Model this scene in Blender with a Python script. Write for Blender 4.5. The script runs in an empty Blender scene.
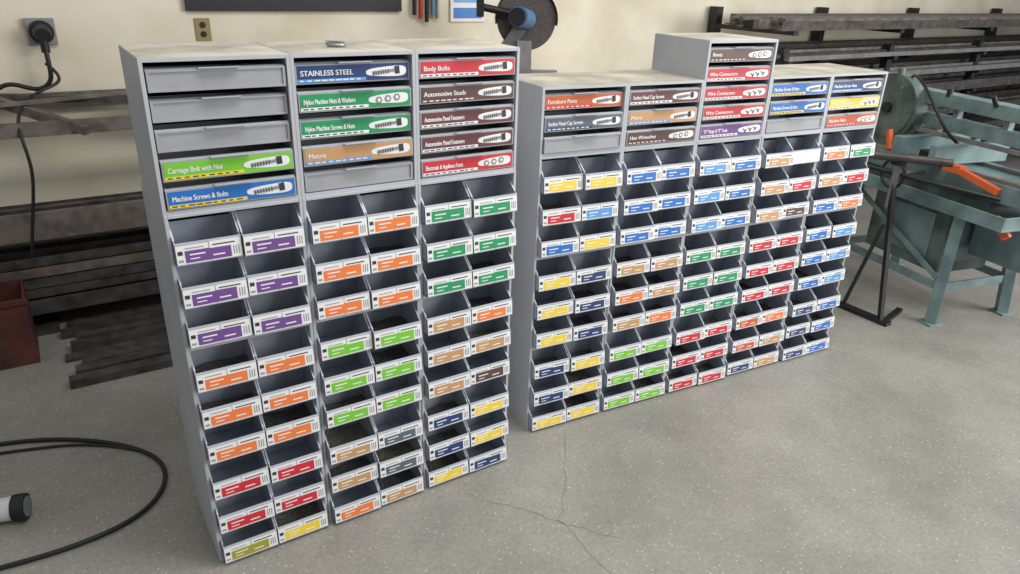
import bpy, bmesh, math, random
from mathutils import Vector, Matrix
random.seed(7)
S=bpy.context.scene
def lin(c):
    return tuple(((x/255)/12.92 if x/255<=.04045 else ((x/255+.055)/1.055)**2.4) for x in c)+(1,)
# ---------------- materials
MATS={}
def mat(name,rgb,rough=.5,metal=0,noise=0,scale=20,rgb2=None,bump=0,spec=.5):
    if name in MATS: return MATS[name]
    m=bpy.data.materials.new(name); m.use_nodes=True
    nt=m.node_tree; b=nt.nodes['Principled BSDF']
    b.inputs['Roughness'].default_value=rough; b.inputs['Metallic'].default_value=metal
    b.inputs['Specular IOR Level'].default_value=spec
    b.inputs['Base Color'].default_value=lin(rgb)
    if noise or rgb2 or bump:
        tc=nt.nodes.new('ShaderNodeTexCoord')
        n=nt.nodes.new('ShaderNodeTexNoise'); n.inputs['Scale'].default_value=scale; n.inputs['Detail'].default_value=6
        nt.links.new(tc.outputs['Object'],n.inputs['Vector'])
        r=nt.nodes.new('ShaderNodeValToRGB')
        c1=lin(rgb); c2=lin(rgb2) if rgb2 else tuple(x*(1-noise) for x in c1[:3])+(1,)
        r.color_ramp.elements[0].position=.35; r.color_ramp.elements[0].color=c2
        r.color_ramp.elements[1].position=.62; r.color_ramp.elements[1].color=c1
        nt.links.new(n.outputs['Fac'],r.inputs['Fac']); nt.links.new(r.outputs['Color'],b.inputs['Base Color'])
        if bump:
            bp=nt.nodes.new('ShaderNodeBump'); bp.inputs['Strength'].default_value=bump; bp.inputs['Distance'].default_value=.01
            nt.links.new(n.outputs['Fac'],bp.inputs['Height']); nt.links.new(bp.outputs['Normal'],b.inputs['Normal'])
    MATS[name]=m; return m
CASE=mat('painted_steel_grey',(182,185,190),.5,noise=.06,scale=9,spec=.35)
TOP=mat('dusty_top',(200,194,180),.65,rgb2=(164,158,144),scale=7,spec=.3)
DRW=mat('drawer_grey',(160,162,166),.45,noise=.10,scale=12)
DRWD=mat('drawer_inside',(70,72,76),.6)
BIN=mat('bin_plastic',(162,168,180),.4,noise=.08,scale=25)
BINL=mat('bin_lip',(188,192,200),.4)
BACK=mat('cabinet_inside_shade',(44,45,48),.7)  # near-black colour carries the shade deep inside the cabinets
BOLT=mat('bolts',(126,122,118),.5,metal=.2,noise=.55,scale=160,bump=.8)
ZINC=mat('zinc_bolts',(170,164,146),.45,metal=.2,noise=.5,scale=160,bump=.8)
WHITE=mat('label_white',(228,228,227),.5)
INK=mat('label_ink',(50,50,56),.6)
SILV=mat('screw_print',(150,150,155),.5)
COL={'purple':(112,74,140),'orange':(232,124,64),'red':(200,44,56),'yellow':(234,204,66),'lime':(118,194,56),
 'green':(36,146,92),'tan':(192,148,100),'brown':(88,62,56),'blue':(38,110,188),'navy':(36,62,112),'maroon':(104,56,60),
 'olive':(160,154,50),'sky':(90,152,210),'grey':(90,100,112),'dorange':(196,92,50),'cream':(215,208,190)}
def cm(n): return mat('label_'+n,COL[n],.45)
STEEL=mat('rusty_steel',(120,111,104),.6,metal=.1,rgb2=(88,80,75),scale=13,bump=.15)
DARKST=mat('mill_steel',(88,84,81),.5,metal=.25,rgb2=(58,55,53),scale=14)
LSTEEL=mat('bright_steel',(160,160,160),.35,metal=.7,noise=.3,scale=10)
BLACK=mat('black_rubber',(24,24,26),.5)
BLKM=mat('black_metal',(34,34,36),.45,noise=.3)
TEAL=mat('machine_teal',(124,148,148),.5,rgb2=(92,114,116),scale=7)
TEALG=mat('machine_greygreen',(102,118,112),.5,rgb2=(70,82,78),scale=9)
ORNG=mat('orange_paint',(222,104,54),.45)
REDB=mat('oxide_box',(92,46,36),.6,rgb2=(62,34,29),scale=8)
WALLM=mat('wall_paint',(228,221,202),.75,rgb2=(210,200,176),scale=2.2)
PLAST=mat('white_plastic',(215,215,212),.4)
LBLUE=mat('motor_blue',(90,124,156),.45)
WOOD=mat('bench_wood',(150,120,86),.6,rgb2=(110,84,58),scale=5)
GREYP=mat('grey_plastic',(136,136,136),.5)
DISC=mat('abrasive_disc',(84,80,78),.8,noise=.3,scale=60)

def floormat():
    m=bpy.data.materials.new('concrete'); m.use_nodes=True; nt=m.node_tree; b=nt.nodes['Principled BSDF']; L=nt.links.new
    tc=nt.nodes.new('ShaderNodeTexCoord')
    def noise(s,d=6,ro=.6):
        n=nt.nodes.new('ShaderNodeTexNoise'); n.inputs['Scale'].default_value=s; n.inputs['Detail'].default_value=d; n.inputs['Roughness'].default_value=ro
        L(tc.outputs['Object'],n.inputs['Vector']); return n
    def ramp(src,p):
        r=nt.nodes.new('ShaderNodeValToRGB'); e=r.color_ramp.elements
        e[0].position,e[0].color=p[0][0],p[0][1]; e[1].position,e[1].color=p[1][0],p[1][1]
        L(src,r.inputs['Fac']); return r
    big=ramp(noise(1.4,10,.72).outputs['Fac'],[(.3,lin((132,129,122))),(.7,lin((168,165,157)))])
    fine=ramp(noise(70,4,.75).outputs['Fac'],[(.35,(.70,.70,.69,1)),(.6,(1,1,1,1))])
    mx=nt.nodes.new('ShaderNodeMix'); mx.data_type='RGBA'; mx.blend_type='MULTIPLY'; mx.inputs[0].default_value=.75
    L(big.outputs[0],mx.inputs[6]); L(fine.outputs[0],mx.inputs[7])
    v=nt.nodes.new('ShaderNodeTexVoronoi'); v.inputs['Scale'].default_value=62; L(tc.outputs['Object'],v.inputs['Vector'])
    lt=nt.nodes.new('ShaderNodeMath'); lt.operation='LESS_THAN'; lt.inputs[1].default_value=.16; L(v.outputs['Distance'],lt.inputs[0])
    sel=nt.nodes.new('ShaderNodeSeparateColor'); L(v.outputs['Color'],sel.inputs[0])
    gt=nt.nodes.new('ShaderNodeMath'); gt.operation='GREATER_THAN'; gt.inputs[1].default_value=.66; L(sel.outputs[0],gt.inputs[0])
    mu=nt.nodes.new('ShaderNodeMath'); mu.operation='MULTIPLY'; L(lt.outputs[0],mu.inputs[0]); L(gt.outputs[0],mu.inputs[1])
    m2=nt.nodes.new('ShaderNodeMix'); m2.data_type='RGBA'; L(mu.outputs[0],m2.inputs[0]); L(mx.outputs[2],m2.inputs[6]); m2.inputs[7].default_value=lin((200,198,192))
    L(m2.outputs[2],b.inputs['Base Color'])
    rr=ramp(noise(5,5).outputs['Fac'],[(.3,(.30,.30,.30,1)),(.7,(.5,.5,.5,1))]); L(rr.outputs[0],b.inputs['Roughness'])
    return m
FLOOR=floormat()

# ---------------- mesh builder
class MB:
    def __init__(s): s.v=[];s.f=[];s.m=[];s.mats=[];s.sm=[]
    def mi(s,m):
        if m not in s.mats: s.mats.append(m)
        return s.mats.index(m)
    def poly(s,pts,faces,m,M=None,smooth=False):
        o=len(s.v)
        for p in pts:
            p=Vector(p); s.v.append(M@p if M else p)
        k=s.mi(m)
        for f in faces: s.f.append([o+i for i in f]); s.m.append(k); s.sm.append(smooth)
    def box(s,x0,x1,y0,y1,z0,z1,m,M=None):
        p=[(x0,y0,z0),(x1,y0,z0),(x1,y1,z0),(x0,y1,z0),(x0,y0,z1),(x1,y0,z1),(x1,y1,z1),(x0,y1,z1)]
        s.poly(p,[(3,2,1,0),(4,5,6,7),(0,1,5,4),(1,2,6,5),(2,3,7,6),(3,0,4,7)],m,M)
    def prism(s,prof,x0,x1,m,M=None): # prof in (y,z) extruded along x
        n=len(prof); p=[(x0,y,z) for y,z in prof]+[(x1,y,z) for y,z in prof]
        f=[tuple(range(n)),tuple(range(2*n-1,n-1,-1))]+[(i,i+n,(i+1)%n+n,(i+1)%n) for i in range(n)]
        s.poly(p,f,m,M)
    def beam(s,a,b,w,h,m,up=(0,0,1)):
        a,b=Vector(a),Vector(b); d=(b-a); L=d.length; d.normalize()
        u=Vector(up); sx=d.cross(u)
        if sx.length<1e-3: sx=d.cross(Vector((0,1,0)))
        sx.normalize(); u=sx.cross(d)
        M=Matrix((( sx.x,d.x,u.x,a.x),(sx.y,d.y,u.y,a.y),(sx.z,d.z,u.z,a.z),(0,0,0,1)))
        s.box(-w/2,w/2,0,L,-h/2,h/2,m,M)
    def cyl(s,a,b,r,m,n=20,r2=None):
        a,b=Vector(a),Vector(b); d=(b-a).normalized(); r2=r if r2 is None else r2
        q=d.to_track_quat('Z','Y').to_matrix()
        p=[];
        for c,rr in((a,r),(b,r2)):
            for i in range(n):
                t=2*math.pi*i/n; p.append(c+q@Vector((rr*math.cos(t),rr*math.sin(t),0)))
        s.poly(p,[(i,(i+1)%n,(i+1)%n+n,i+n) for i in range(n)],m,smooth=True)
        s.poly(p,[tuple(range(n-1,-1,-1)),tuple(range(n,2*n))],m)
    def obj(s,name,parent=None,loc=(0,0,0),rz=0,bevel=0):
        me=bpy.data.meshes.new(name); me.from_pydata([tuple(v) for v in s.v],[],s.f)
        for m in s.mats: me.materials.append(m)
        for p,k,q in zip(me.polygons,s.m,s.sm): p.material_index=k; p.use_smooth=q
        bm=bmesh.new(); bm.from_mesh(me); bmesh.ops.recalc_face_normals(bm,faces=bm.faces); bm.to_mesh(me); bm.free()
        o=bpy.data.objects.new(name,me); S.collection.objects.link(o)
        o.location=loc; o.rotation_euler=(0,0,rz)
        if parent: o.parent=parent
        if bevel:
            b=o.modifiers.new('bevel','BEVEL'); b.width=bevel; b.segments=2; b.limit_method='ANGLE'
        return o
def empty(name,loc=(0,0,0),rz=0):
    e=bpy.data.objects.new(name,None); S.collection.objects.link(e); e.location=loc; e.rotation_euler=(0,0,rz); e.empty_display_size=.1; return e
def curve(name,pts,r,m,parent=None,cyclic=False):
    c=bpy.data.curves.new(name,'CURVE'); c.dimensions='3D'; c.bevel_depth=r; c.bevel_resolution=4; c.resolution_u=12
    sp=c.splines.new('NURBS'); sp.points.add(len(pts)-1)
    for p,q in zip(sp.points,pts): p.co=(*q,1)
    sp.order_u=4; sp.use_endpoint_u=True; sp.use_cyclic_u=cyclic
    c.materials.append(m)
    o=bpy.data.objects.new(name,c); S.collection.objects.link(o)
    if parent: o.parent=parent
    return o
def text(s,x,y,z,size,m,parent,wmax=None,rx=90):
    for k,dx in enumerate((-.0005,0,.0005)):
        c=bpy.data.curves.new('label_text','FONT'); c.body=s; c.size=size; c.materials.append(m)
        o=bpy.data.objects.new('label_text',c); S.collection.objects.link(o); o.parent=parent
        o.location=(x+dx,y-.00005*k,z); o.rotation_euler=(math.radians(rx),0,0)
        est=len(s)*size*.54
        if wmax and est>wmax: o.scale=(wmax/est,1,1)

W=.3369;A=.3618;H=.3625;B=.2265;T=.009
DD=.31;DB=.355
# ---------------- cabinets
def casing(h,D):
    m=MB()
    m.box(0,T,0,D,0,h,CASE); m.box(W-T,W,0,D,0,h,CASE)
    m.box(T,W-T,0,D,0,T,CASE); m.box(T,W-T,0,D,h-T,h,CASE)
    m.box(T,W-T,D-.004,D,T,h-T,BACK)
    return m
def drawer_cabinet(h,n,labels,loc,rz=0):
    e=empty('hardware_drawer_cabinet',loc,rz)
    c=casing(h,DD); c.box(.001,W-.001,.002,DD-.002,h,h+.0012,TOP); c.obj('casing',e,bevel=.0015)
    d=MB(); lb=MB(); p=(h-2*T)/n; x0,x1=T+.004,W-T-.004
    for i,(col,txt) in enumerate(labels):
        z=h-T-(i+1)*p+.003; fh=.0475; yo=.014-random.random()*.010
        if i>=n-2: yo-=.008
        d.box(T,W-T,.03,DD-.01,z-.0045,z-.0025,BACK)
        d.prism([(yo,z),(yo,z+fh),(yo+.006,z+fh+.004),(yo+.012,z+fh+.004),(yo+.012,z)],x0,x1,DRW)
        for a,b,cc,dd in((x0,x0+.006,z,z+fh),(x1-.006,x1,z,z+fh),(x0+.006,x1-.006,z,z+.005),(x0+.006,x1-.006,z+fh-.004,z+fh)):
            d.box(a,b,yo-.003,yo,cc,dd,DRW)
        d.box(x0,x0+.003,yo+.012,DD-.02,z,z+fh-.004,DRW); d.box(x1-.003,x1,yo+.012,DD-.02,z,z+fh-.004,DRW)
        d.box(x0,x1,yo+.012,DD-.02,z,z+.003,DRWD); d.box(x0+.003,x1-.003,.13,.133,z+.003,z+fh-.006,DRW)
        xc=W/2+.0
        d.prism([(yo,z+fh-.002),(yo-.014,z+fh+.003),(yo-.014,z+fh+.005),(yo+.004,z+fh+.003)],xc-.045,xc+.045,BINL)
        if col:
            y=yo-.0032; lx0,lx1=x0+.004,x1-.004; lw=lx1-lx0
            lb.box(lx0,lx1,y-.0006,y,z+.003,z+fh-.003,cm(col))
            c2={'lime':'yellow','tan':'sky','navy':'sky','blue':'yellow','brown':'maroon','grey':'navy','dorange':'red'}.get(col,col)
            lb.box(lx0,lx0+lw*.60,y-.0009,y-.0006,z+.004,z+.012,cm(c2) if c2!=col else WHITE)
            for k in range(9):
                a=lx0+.006+k*lw*.062; lb.box(a,a+lw*random.uniform(.03,.05),y-.0012,y-.0009,z+.0065,z+.0095,WHITE if c2!=col and c2!='yellow' else INK)
            n2=20; cx,cz=lx0+lw*.79,z+fh*.5; pts=[]
            for k in range(n2):
                t=2*math.pi*k/n2; px=math.copysign(abs(math.cos(t))**.6,math.cos(t)); pz=math.copysign(abs(math.sin(t))**.6,math.sin(t))
                pts.append((cx+lw*.19*px,y-.0012,cz+.0165*pz*(.75+.2*px)+.001*px))
            lb.poly(pts,[tuple(range(n2))],WHITE)
            yy=y-.0016; M=Matrix.Translation((cx,yy,cz))@Matrix.Rotation(-.10,4,'Y')
            fk=sum(map(ord,txt))%3
            if 'Nut' in txt and 'Bolt' not in txt: fk=1
            if 'Bolt' in txt or 'Screw' in txt or 'Stud' in txt or txt=='STAINLESS STEEL': fk=0
            if fk==0:
                lb.box(-.040,.026,-.0004,0,-.004,.004,GREYP,M); lb.box(.024,.038,-.0006,0,-.010,.010,INK,M)
                for q in range(7): lb.box(-.038+q*.007,-.036+q*.007,-.0006,0,-.006,.006,INK,M)
            elif fk==1:
                for q in range(3):
                    lb.cyl(M@Vector((-.028+q*.026,0,0)),M@Vector((-.028+q*.026,-.0006,0)),.010,GREYP,6); lb.cyl(M@Vector((-.028+q*.026,-.0006,0)),M@Vector((-.028+q*.026,-.0009,0)),.0045,WHITE,12)
            else:
                for q in range(3):
                    Q=M@Matrix.Translation((-.026+q*.026,0,0))@Matrix.Rotation(.6,4,'Y')
                    lb.box(-.010,.006,-.0004,0,-.003,.003,GREYP,Q); lb.box(.005,.010,-.0006,0,-.007,.007,INK,Q)
            text(txt,lx0+.008,y-.0014,z+.020,.0185,WHITE,e,lw*.52)
    d.obj('drawers',e); 
    if lb.v: lb.obj('drawer_labels',e)
    return e
def bin_cabinet(rows,loc,rz=0,pop=0):
    e=empty('parts_bin_cabinet',loc,rz)
    casing(H,DB).obj('casing',e,bevel=.0015)
    b=MB(); lb=MB(); p=(H-2*T)/3; bw=(W-2*T)/2
    for r,(c1,c2) in enumerate(rows):
        z=H-T-(r+1)*p+.001
        b.box(T,W-T,.05,DB-.01,z+p-.004,z+p-.002,BIN)
        for k in range(2):
            xa=T+k*bw+.0015; xb=T+(k+1)*bw-.0015; j=random.uniform(-.006,.006)
            yb,yt=-.026+j,-.021+j
            prof=[(yb,z),(yt,z+.054),(yt+.010,z+.060),(.045,z+p-.008),(DB-.04,z+p-.008),(DB-.04,z)]
            b.prism(prof,xa,xa+.0028,BIN); b.prism(prof,xb-.0028,xb,BIN)
            for xx in (xa,xb-.0028):
                b.prism([(yt+.010,z+.060),(.045,z+p-.008),(.045,z+p-.006),(yt+.009,z+.062)],xx-.0006,xx+.0034,BINL)
            b.prism([(yb,z),(yt,z+.054),(yt+.003,z+.054),(yb+.003,z+.003)],xa,xb,BINL)
            b.prism([(yt-.001,z+.052),(yt-.001,z+.056),(yt+.004,z+.056),(yt+.004,z+.052)],xa,xb,BINL)
            b.box(xa,xb,yb,DB-.04,z,z+.0025,BIN)
            dy=random.choice([.08,.09,.12])
            b.prism([(dy,z+.003),(dy+.002,z+.003),(dy-.004,z+.085),(dy-.006,z+.085)],xa+.0025,xb-.0025,BIN)
            if random.random()<.45:
                m=random.choice([BOLT,BOLT,ZINC]); hh=random.uniform(.010,.024)
                n=5;pts=[];fs=[]
                for iy in range(n):
                    for ix in range(n):
                        fx=ix/(n-1);fy=iy/(n-1)
                        pts.append((xa+.003+fx*(xb-xa-.006),yb+.006+fy*(dy-.012-yb),z+.003+hh*(random.uniform(.6,1.1))*(.5+.5*fy)))
                for iy in range(n-1):
                    for ix in range(n-1): fs.append((iy*n+ix,iy*n+ix+1,iy*n+ix+n+1,iy*n+ix+n))
                b.poly(pts,fs,m,smooth=True)
            M=Matrix.Translation((0,yb-.0006,z+.001))@Matrix.Rotation(-math.atan2(.005,.056),4,'X')
            hw=(xb-xa)/2; cn=c1 if k==0 else c2; cc=cm(cn)
            for q in range(2):
                a0=xa+q*hw+.001; a1=a0+hw-.002; w=a1-a0; o=random.uniform(-.001,.001)
                lb.box(a0,a1,-.0008,0,.002,.050+o,WHITE,M)
                if cn=='cream': continue
                zt=.035+random.uniform(-.002,.002)
                if q==0:
                    lb.box(a0+w*.26,a1+.002,-.0013,-.0008,.005,zt,cc,M)
                    lb.box(a0+w*.05,a0+w*.20,-.0013,-.0008,.026,.036,INK,M)
                    lb.box(a0+w*.05,a0+w*.20,-.0013,-.0008,.008,.014,SILV,M)
                    lb.box(a0+w*.40,a0+w*.88,-.0017,-.0013,.023,.0265,WHITE,M)
                    lb.box(a0+w*.40,a0+w*.70,-.0017,-.0013,.013,.0155,WHITE,M)
                    lb.box(a0+w*.28,a0+w*.85,-.0013,-.0008,.040,.0425,SILV,M)
                else:
                    lb.box(a0,a0+w*.66,-.0013,-.0008,.005,zt,cc,M)
                    lb.box(a0+w*.08,a0+w*.45,-.0017,-.0013,.014,.0175,WHITE,M)
                    for s_ in range(3): lb.box(a0+w*(.73+.08*s_),a0+w*(.765+.08*s_),-.0013,-.0008,.010,.032,SILV,M)
                    lb.box(a0+w*.1,a0+w*.8,-.0013,-.0008,.040,.043,INK,M)
    b.obj('bins',e); lb.obj('bin_labels',e); return e
def R3(c,d=None): return [(c,d or c)]*3
left=[
 ([('', '')]*3+[('lime','Carriage Bolt with Nut'),('blue','Machine Screws & Bolts')],
  [R3('purple'),R3('orange'),[('red','red'),('red','red'),('olive','yellow')]]),
 ([('navy','STAINLESS STEEL'),('green','Nylon Machine Nuts & Washers'),('green','Nylon Machine Screws & Nuts'),('tan','Metric'),('','')],
  [R3('orange'),R3('lime'),[('tan','grey'),('tan','grey'),('orange','tan')]]),
 ([('red','Body Bolts'),('brown','Automotive Studs'),('maroon','Automotive Panel Fasteners'),('maroon','Automotive Panel Fasteners'),('red','Electronic & Appliance Fuses')],
  [R3('green'),[('tan','orange'),('tan','tan'),('tan','brown')],[('navy','yellow'),('navy','yellow'),('yellow','navy')]])]
right=[
 ([('dorange','Furniture Parts'),('grey','Socket Head Cap Screws'),('','')],
  [[('yellow','yellow'),('red','sky'),('blue','yellow')],R3('yellow','navy'),[('navy','yellow'),('navy','yellow'),('yellow','yellow')]]),
 ([('maroon','Socket Head Cap Screws'),('tan','Metric'),('brown','Hex Wrenches')],
  [R3('blue'),[('tan','tan'),('orange','tan'),('tan','orange')],R3('lime')]),
 ([('brown','Rivets'),('red','Wire Connectors'),('red','Wire Connectors'),('red','Wire Connectors'),('purple','"O" Rings & "E" Seals')],
  [R3('sky','blue'),R3('green'),R3('red')]),
 ([('blue','Machine Screws & Nuts'),('blue','Machine Screws & Nuts'),('','')],
  [[('tan','cream'),('tan','red'),('tan','brown')],R3('red'),[('dorange','orange'),('dorange','tan'),('navy','tan')]]),
 ([('navy','Machine Screw Nuts'),('yellow','Hollow Wall Anchors'),('dorange','Machine Nuts')],
  [[('orange','green'),('tan','red'),('blue','orange')],R3('blue','sky'),R3('navy','blue')])]
for i,(dr,mods) in enumerate(left):
    x=i*(W+.0005)
    for k,rows in enumerate(mods):
        bin_cabinet(rows,(x+random.uniform(-.001,.001),-.003+.003*k+random.uniform(-.002,.002),H*(2-k)))
    drawer_cabinet(A,5,dr,(x,0,3*H))
XR,YR,DY=1.1746,.1029,-.0928
for i,(dr,mods) in enumerate(right):
    x=XR+i*(W+.0005)*math.cos(DY); y=YR+i*(W+.0005)*math.sin(DY)
    for k,rows in enumerate(mods):
        j=random.uniform(-.002,.002); bin_cabinet(rows,(x-j*math.sin(DY),y+j*math.cos(DY),H*(2-k)),DY)
    if len(dr)==5: drawer_cabinet(A,5,dr,(x,y,3*H),DY)
    else: drawer_cabinet(B,3,dr,(x,y,3*H),DY)
curve('steel_hook',[(.50,.20,3*H+A+.007),(.53,.19,3*H+A+.007),(.54,.13,3*H+A+.007),(.51,.10,3*H+A+.007),(.48,.13,3*H+A+.007)],.005,LSTEEL)

# ---------------- room
m=MB(); m.box(-6,14,-7,2.45,-.05,0,FLOOR); m.obj('floor')
m=MB(); m.box(-6,14,2.3,2.45,0,3.2,WALLM); m.obj('wall_back')
def ribbon(name,pts,w,mt):
    m=MB()
    fine=[]
    for (x0,y0),(x1,y1) in zip(pts,pts[1:]):
        for k in range(10):
            t=k/10; fine.append((x0+(x1-x0)*t+random.uniform(-.008,.008),y0+(y1-y0)*t+random.uniform(-.008,.008)))
    fine.append(pts[-1])
    for a,b in zip(fine,fine[1:]):
        ww=w*random.uniform(.4,1.3); dx,dy=b[0]-a[0],b[1]-a[1]; l=math.hypot(dx,dy); nx,ny=-dy/l*ww/2,dx/l*ww/2
        m.poly([(a[0]+nx,a[1]+ny,.0006),(a[0]-nx,a[1]-ny,.0006),(b[0]-nx,b[1]-ny,.0006),(b[0]+nx,b[1]+ny,.0006)],[(0,1,2,3)],mt)
    m.obj(name)
CR=mat('crack_dark',(108,103,96),.9)
ribbon('floor_crack',[(1.30,.02),(1.127,-.22),(.986,-.374),(.976,-.64),(.80,-1.0)],.0018,CR)
ribbon('floor_crack',[(.757,-.075),(.922,-.29),(1.10,-.55)],.0015,CR)

# ---------------- left steel rack (runs along back wall)
re=empty('steel_storage_rack')
m=MB()
for x in(-1.9,-.78,1.1):
    for y in(1.95,2.24): m.box(x-.025,x+.025,y-.02,y+.02,0,1.06,STEEL)
    for z in(.96,.47,.10): m.box(x-.02,x+.02,1.97,2.22,z-.04,z,STEEL)
def channel(m,x0,x1,y,z0,z1,mt,d=.035):
    m.box(x0,x1,y,y+.006,z0,z1,mt); m.box(x0,x1,y+.006,y+d,z0,z0+.006,mt); m.box(x0,x1,y+.006,y+d,z1-.006,z1,mt)
channel(m,-1.95,1.15,1.92,.925,.985,STEEL); channel(m,-1.95,1.15,2.24,1.00,1.06,STEEL)
channel(m,-1.95,1.15,1.92,.46,.585,STEEL); m.box(-1.95,1.15,1.97,2.22,.47,.48,DARKST)
channel(m,-1.95,1.15,1.92,.10,.16,DARKST); m.box(-1.95,1.15,1.97,2.22,.10,.11,DARKST)
m.obj('frame',re)
m=MB()
def angle_iron(m,x0,x1,y,z,w,mt,sk=0):
    M=Matrix.Translation((x0,y,z))@Matrix.Rotation(sk,4,'Z'); L=x1-x0
    m.box(0,L,0,w,0,.006,mt,M); m.box(0,L,0,.006,.006,w,mt,M)
for k in range(4): angle_iron(m,-1.9-random.random()*.2,1.0+random.random()*.3,1.98+k*.06,.482,.08+.03*random.random(),[STEEL,DARKST][k%2],random.uniform(-.008,.008))
for j,z in enumerate((.112,.165,.215,.265,.31)):
    for k in range(4): angle_iron(m,-1.9-random.random()*.3,1.0,1.955+k*.065+.01*j,z,.045,[STEEL,DARKST,DARKST][(k+j)%3],random.uniform(-.01,.01))
m.beam((-1.2,1.93,1.02),(.9,2.2,1.09),.05,.012,STEEL); m.beam((-.6,2.20,1.08),(.9,1.95,1.0),.04,.03,DARKST)
m.beam((-.40,2.15,1.08),(-.02,1.90,.94),.04,.04,STEEL)
for k in range(8): m.box(-.30+.03*(k%3),1.2,1.30+k*.085,1.36+k*.085,0.0,.012+.03*random.random(),DARKST)
for k in range(3): m.box(-1.9,-.30,1.90+k*.085,1.96+k*.085,0.0,.02+.03*random.random(),DARKST)
m.obj('bar_stock',re)
m=MB(); X0,X1,Y0,Y1=-.70,-.395,1.62,1.87
m.box(X0,X1,Y0,Y1,0,.008,REDB)
m.box(X0,X0+.008,Y0,Y1,.008,.31,REDB);m.box(X1-.008,X1,Y0,Y1,.008,.31,REDB);m.box(X0+.008,X1-.008,Y0,Y0+.008,.008,.31,REDB);m.box(X0+.008,X1-.008,Y1-.008,Y1,.008,.31,REDB)
m.box(X0-.01,X1+.01,Y0-.012,Y0,.29,.31,REDB); m.obj('steel_scrap_box')

# outlets
def outlet(x,z,big):
    e=empty('wall_outlet',(x,2.3,z)); m=MB(); s=.058 if big else .038; hh=s if big else .055
    m.box(-s,s,-.03 if big else -.006,0,-hh,hh,GREYP if big else mat('outlet_plate',(150,130,90),.5)); m.obj('cover_plate',e,bevel=.003)
    m=MB()
    if big:
        m.cyl((0,-.03,0),(0,-.045,0),.05,BLKM,28); m.cyl((0,-.045,.0),(0,-.11,-.01),.04,BLACK,24,.032); m.cyl((0,-.09,-.02),(0,-.09,-.085),.018,BLACK)
    else:
        for zz in(-.022,.022): m.cyl((0,-.006,zz),(0,-.009,zz),.015,BLKM,18)
    m.obj('socket',e); return e
e=outlet(-.107,1.33,True); outlet(.60,1.33,False)
curve('power_cord',[(-.107,2.20,1.25),(-.107,2.19,1.18),(-.10,2.2,1.12),(-.17,2.21,1.07),(-.26,2.22,1.12),(-.33,2.22,1.10),(-.4,2.22,1.02),(-.6,2.22,.9)],.010,BLACK)
curve('power_cord',[(-.12,2.20,1.20),(-.06,2.20,1.14),(-.09,2.19,1.10),(-.2,2.15,1.08),(-.3,1.90,1.0),(-.24,1.88,.80),(-.3,1.89,.6),(-.34,1.89,.4)],.007,BLACK)
curve('floor_cable',[(-1.2,1.0,.0085),(-.8,1.03,.0085),(-.549,1.018,.0085),(-.30,.90,.0085),(-.096,.70,.0085),(-.045,.52,.0085),(-.13,.34,.0085),(-.33,.275,.0085),(-.55,.292,.0085),(-.9,.35,.0085)],.0075,BLACK)
curve('floor_cable',[(-1.1,.93,.006),(-.75,.97,.006),(-.60,.955,.006),(-.42,.90,.006),(-.30,.86,.006),(-.18,.77,.006),(-.12,.70,.006)],.005,BLACK)
e=empty('inspection_lamp',(-.485,.525,.0425)); m=MB()
m.cyl((-.24,.06,0),(-.02,.0,0),.032,PLAST,28,.038); m.cyl((-.02,0,0),(.015,-.01,0),.042,BLACK,28); m.cyl((.015,-.01,0),(.018,-.011,0),.032,mat('lens',(120,130,135),.1),28)
m.obj('housing',e)

# pegboard with tools, papers
m=MB(); PEG=mat('pegboard_black',(34,34,36),.6); m.box(.53,1.70,2.27,2.298,1.42,2.3,PEG); 
for z in(1.5,1.62,1.74):
    for k in range(20): m.cyl((.58+k*.055,2.27,z),(.58+k*.055,2.2685,z),.004,GREYP,8)
m.obj('pegboard')
e=empty('hanging_hand_tools',(0,0,0))
m=MB()
for k,(x,mt) in enumerate([(1.78,BLACK),(1.82,mat('tool_red',(190,40,36),.5)),(1.86,BLACK),(1.90,LBLUE),(1.93,LSTEEL)]):
    m.cyl((x,2.27,1.40-.02*(k%3)),(x+.01,2.28,1.75),.012,mt,12)
    m.box(x-.018,x+.022,2.285,2.2999,1.74,1.76,GREYP)
m.obj('tools',e)
e=empty('wall_notice'); m=MB(); m.box(2.03,2.27,2.285,2.298,1.36,1.75,PLAST); m.box(2.05,2.25,2.283,2.285,1.38,1.44,cm('blue')); m.box(2.05,2.25,2.283,2.285,1.47,1.58,cm('sky'))
for k in range(3): m.box(2.06,2.23,2.282,2.285,1.60+k*.03,1.61+k*.03,INK)
m.obj('sheet',e)

# bench and chop saw
m=MB(); m.box(1.45,3.1,1.25,2.25,.95,1.0,WOOD)
for x in(1.5,3.02):
    for y in(1.3,2.17): m.box(x,x+.06,y,y+.06,0,.95,STEEL)
m.box(1.5,3.08,1.32,1.36,.4,.46,STEEL); m.obj('work_bench')
e=empty('abrasive_chop_saw',(2.2,1.72,1.0),math.radians(-28)); m=MB()
m.box(-.25,.22,-.14,.14,0,.05,GREYP); m.box(.05,.2,.06,.1,.05,.13,GREYP)
m.prism([(-.03,.05),(.03,.05),(.025,.25),(-.025,.25)],-.18,-.08,GREYP)
m.beam((-.13,0,.22),(0,0,.42),.06,.07,LSTEEL)
m.prism([(-.09,.05),(-.03,.05),(-.02,.30),(-.05,.30)],-.05,.03,LSTEEL)
m.cyl((0,-.012,.41),(0,-.008,.41),.165,DISC,48); m.cyl((0,-.016,.41),(0,0,.41),.03,LSTEEL)
n=20
g=[(.175*math.cos(t),.175*math.sin(t)) for t in [math.radians(-10+200*k/(n-1)) for k in range(n)]]
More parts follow.
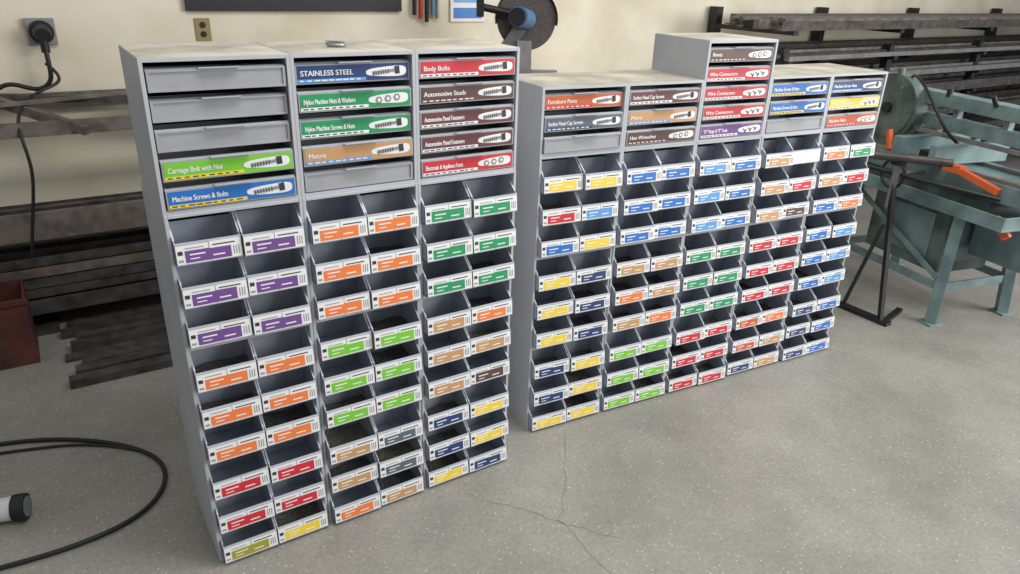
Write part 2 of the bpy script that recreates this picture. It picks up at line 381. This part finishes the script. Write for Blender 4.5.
for (xa,za),(xb,zb) in zip(g,g[1:]):
    m.poly([(xa,-.03,za+.41),(xb,-.03,zb+.41),(xb,.03,zb+.41),(xa,.03,za+.41)],[(0,1,2,3)],LSTEEL)
    m.poly([(0,.03,.41),(xa,.03,za+.41),(xb,.03,zb+.41)],[(0,1,2)],GREYP)
m.cyl((0,-.02,.41),(-.06,-.14,.43),.055,LBLUE,28); m.cyl((-.06,-.14,.43),(-.07,-.16,.433),.045,BLKM,28)
m.cyl((-.08,-.05,.44),(-.25,-.05,.47),.02,BLKM); m.box(-.28,-.24,-.075,-.025,.42,.52,BLKM)
m.obj('saw_body',e)

# right stock rack
re=empty('cantilever_stock_rack')
m=MB()
zs=[.22,.42,.62,.82,.98,1.14,1.34]
for x in(4.3,5.6,7.0,8.6,10.5):
    m.box(x-.03,x+.03,2.2,2.28,0,1.46,BLKM); m.box(x-.03,x+.03,1.55,1.61,0,1.22,BLKM)
    for z in zs: m.box(x-.025,x+.025,1.5,2.2,z-.03,z,BLKM)
m.obj('frame',re)
m=MB()
for z in zs:
    for k in range(11):
        y=1.5+k*.062; t=random.choice([0,0,1,2]); x0=4.1+random.random()*.5; x1=random.uniform(8,11)
        mt=random.choice([STEEL,DARKST,DARKST,DARKST,LSTEEL])
        if t==0: m.box(x0,x1,y,y+.05,z,z+random.uniform(.03,.09),mt)
        elif t==1: m.cyl((x0,y+.025,z+.022),(x1,y+.03,z+.022),.022,mt,12)
        else: angle_iron(m,x0,x1,y,z+.001,.06,mt)
for k in range(8): m.cyl((4.0+random.random()*.4,1.6+k*.07,1.40),(10,1.6+k*.07+random.uniform(-.03,.03),1.40),.018,random.choice([STEEL,DARKST]),10)
m.obj('bar_stock',re)
m=MB(); m.box(-6,14,2.285,2.2999,0,.12,mat('skirting',(120,108,90),.7)); m.obj('baseboard_back')

# ---------------- bandsaw
e=empty('metal_cutting_bandsaw',(3.93,.12,0),math.radians(-14)); m=MB()
for (x,y) in((-.25,-.36),(.27,-.36),(-.25,.40),(.27,.40)):
    m.beam((x,y,0),(x*.82,y*.9,.60),.055,.055,TEAL); m.box(x-.045,x+.045,y-.045,y+.045,0,.008,TEAL)
for y in(-.345,.385): m.beam((-.235,y,.2),(.255,y,.2),.012,.045,TEAL)
for x in(-.235,.255): m.beam((x,-.35,.2),(x,.39,.2),.012,.045,TEAL)
m.beam((-.225,-.34,.22),(-.215,.36,.55),.01,.03,TEAL)
m.box(-.30,.32,-.62,.52,.60,.615,TEAL)
for a in((-.30,-.29,-.62,.52),(.31,.32,-.62,.52)): m.box(a[0],a[1],a[2],a[3],.615,.67,TEAL)
for a in((-.29,.31,-.62,-.61),(-.29,.31,.51,.52)): m.box(a[0],a[1],a[2],a[3],.615,.67,TEAL)
m.box(-.19,.17,-.26,.24,.24,.60,TEALG); m.box(-.12,.1,-.265,-.26,.30,.55,TEAL); m.box(-.195,-.19,-.18,.16,.30,.55,TEAL)
m.box(-.05,.25,-.60,-.30,.36,.60,TEAL); m.box(.0,.2,-.61,-.60,.40,.56,TEALG)
m.box(-.16,.18,-.66,.45,.69,.78,TEAL)
m.box(-.12,.14,-.40,.40,.615,.69,TEALG)
for x in (-.13,.12): m.box(x-.02,x+.02,-.66,.45,.78,.80,LSTEEL)
m.box(-.26,.26,-.13,-.09,.80,.90,TEAL); m.box(-.26,.26,.10,.15,.80,.90,TEAL)
m.box(-.2,-.10,-.09,.02,.80,.85,BLKM)
m.cyl((-.36,.0,.73),(.1,.0,.73),.014,LSTEEL)
n=16
for k in range(n):
    t0,t1=2*math.pi*k/n,2*math.pi*(k+1)/n
    m.cyl((-.37,.075*math.cos(t0),.73+.075*math.sin(t0)),(-.37,.075*math.cos(t1),.73+.075*math.sin(t1)),.008,BLKM,8)
for t in (0,2.1,4.2): m.cyl((-.37,0,.73),(-.37,.075*math.cos(t),.73+.075*math.sin(t)),.006,BLKM,8)
m.box(-.25,-.20,-.28,-.18,.79,.83,ORNG); m.beam((-.22,-.28,.80),(-.20,-.48,.75),.025,.035,ORNG); m.beam((-.26,.16,.82),(-.25,.20,.92),.025,.03,ORNG)
m.beam((-.22,-.60,.56),(-.23,-.52,.64),.025,.04,ORNG)
m.beam((.06,.50,1.09),(-.0,-.85,1.08),.10,.07,TEAL); m.beam((.06,.45,.97),(-.0,-.80,.96),.06,.07,TEAL)
for y in (.3,.05,-.25,-.5): m.beam((.04,y,.98),(.04,y,1.07),.04,.03,TEAL)
m.beam((.03,-.1,.98),(.03,-.1,.86),.04,.03,LSTEEL); m.beam((.03,.14,.98),(.03,.14,.86),.04,.03,LSTEEL)
m.box(-.03,-.02,-.55,.40,.90,.925,LSTEEL)
for y in(.42,-.80):
    m.cyl((-.06,y,1.0),(.02,y,1.0),.19,TEALG,40); m.cyl((-.068,y,1.0),(-.06,y,1.0),.165,TEALG,40)
    m.cyl((-.09,y,1.0),(-.068,y,1.0),.03,BLKM,16)
    for k in range(6):
        t=k*math.pi/3; m.cyl((-.074,y+.14*math.cos(t),1.0+.14*math.sin(t)),(-.068,y+.14*math.cos(t),1.0+.14*math.sin(t)),.010,LSTEEL,8)
m.cyl((-.03,.42,1.0),(-.03,.42,1.22),.02,TEALG)
m.cyl((.12,.42,.90),(.34,.42,.90),.08,BLKM,28); m.box(.08,.30,.5,.62,.67,1.0,TEAL)
m.beam((.1,.5,.8),(.06,.48,1.08),.05,.05,TEAL)
m.cyl((-.02,-.2,1.11),(-.06,-.2,1.16),.012,BLKM); m.cyl((.0,.1,1.11),(.0,.1,1.15),.016,BLKM)
m.cyl((-.20,-.50,.72),(-.70,.30,.80),.012,BLKM)
m.obj('machine',e,bevel=.003)
curve('hose',[(.1,.45,1.12),(-.1,.30,1.25),(-.16,.05,1.12),(-.15,-.05,.95),(-.05,-.1,.88)],.008,BLACK,e)
# work support stand
m=MB()
m.box(3.335,3.385,-.08,.23,.0,.022,BLKM); m.beam((3.36,-.05,.01),(3.60,.0,.01),.03,.018,BLKM)
m.beam((3.36,-.03,.02),(3.40,.10,.72),.022,.022,BLKM); m.beam((3.36,.19,.02),(3.40,.10,.5),.02,.02,BLKM)
m.beam((3.40,.10,.6),(3.40,.10,.84),.025,.025,LSTEEL)
m.cyl((3.26,.28,.86),(3.52,-.10,.86),.02,DARKST,16); m.box(3.38,3.42,.07,.13,.82,.85,BLKM)
m.obj('work_support_stand')

# ---------------- camera
cam=bpy.data.cameras.new('camera'); co=bpy.data.objects.new('camera',cam); S.collection.objects.link(co)
yaw,pit,rol=.5888,.4112,.0349
F=Vector((math.sin(yaw)*math.cos(pit),math.cos(yaw)*math.cos(pit),-math.sin(pit)))
Rv=Vector((math.cos(yaw),-math.sin(yaw),0)); U=Rv.cross(F)
R2=math.cos(rol)*Rv+math.sin(rol)*U; U2=-math.sin(rol)*Rv+math.cos(rol)*U
co.matrix_world=Matrix(((R2.x,U2.x,-F.x,-.216),(R2.y,U2.y,-F.y,-1.829),(R2.z,U2.z,-F.z,1.65),(0,0,0,1)))
cam.sensor_width=36; cam.lens=722.27/1020*36; cam.clip_start=.05
S.camera=co
# ---------------- light
w=bpy.data.worlds.new('world'); S.world=w; w.use_nodes=True
bg=w.node_tree.nodes['Background']; bg.inputs[0].default_value=(.92,.96,1,1); bg.inputs[1].default_value=.40
def area(name,loc,tgt,sx,sy,en,col):
    l=bpy.data.lights.new(name,'AREA'); l.shape='RECTANGLE'; l.size=sx; l.size_y=sy; l.energy=en; l.color=col
    o=bpy.data.objects.new(name,l); S.collection.objects.link(o); o.location=loc
    o.rotation_euler=(Vector(tgt)-Vector(loc)).to_track_quat('-Z','Y').to_euler()
area('ceiling_light',(1.8,-.9,3.4),(1.8,-.5,0),4,.8,85,(1,.985,.96))
area('bay_door_light',(5.8,-3.9,2.4),(1.2,.3,.5),3.5,2.6,330,(1,.985,.96))
S.view_settings.view_transform='Standard'; S.view_settings.look='None'
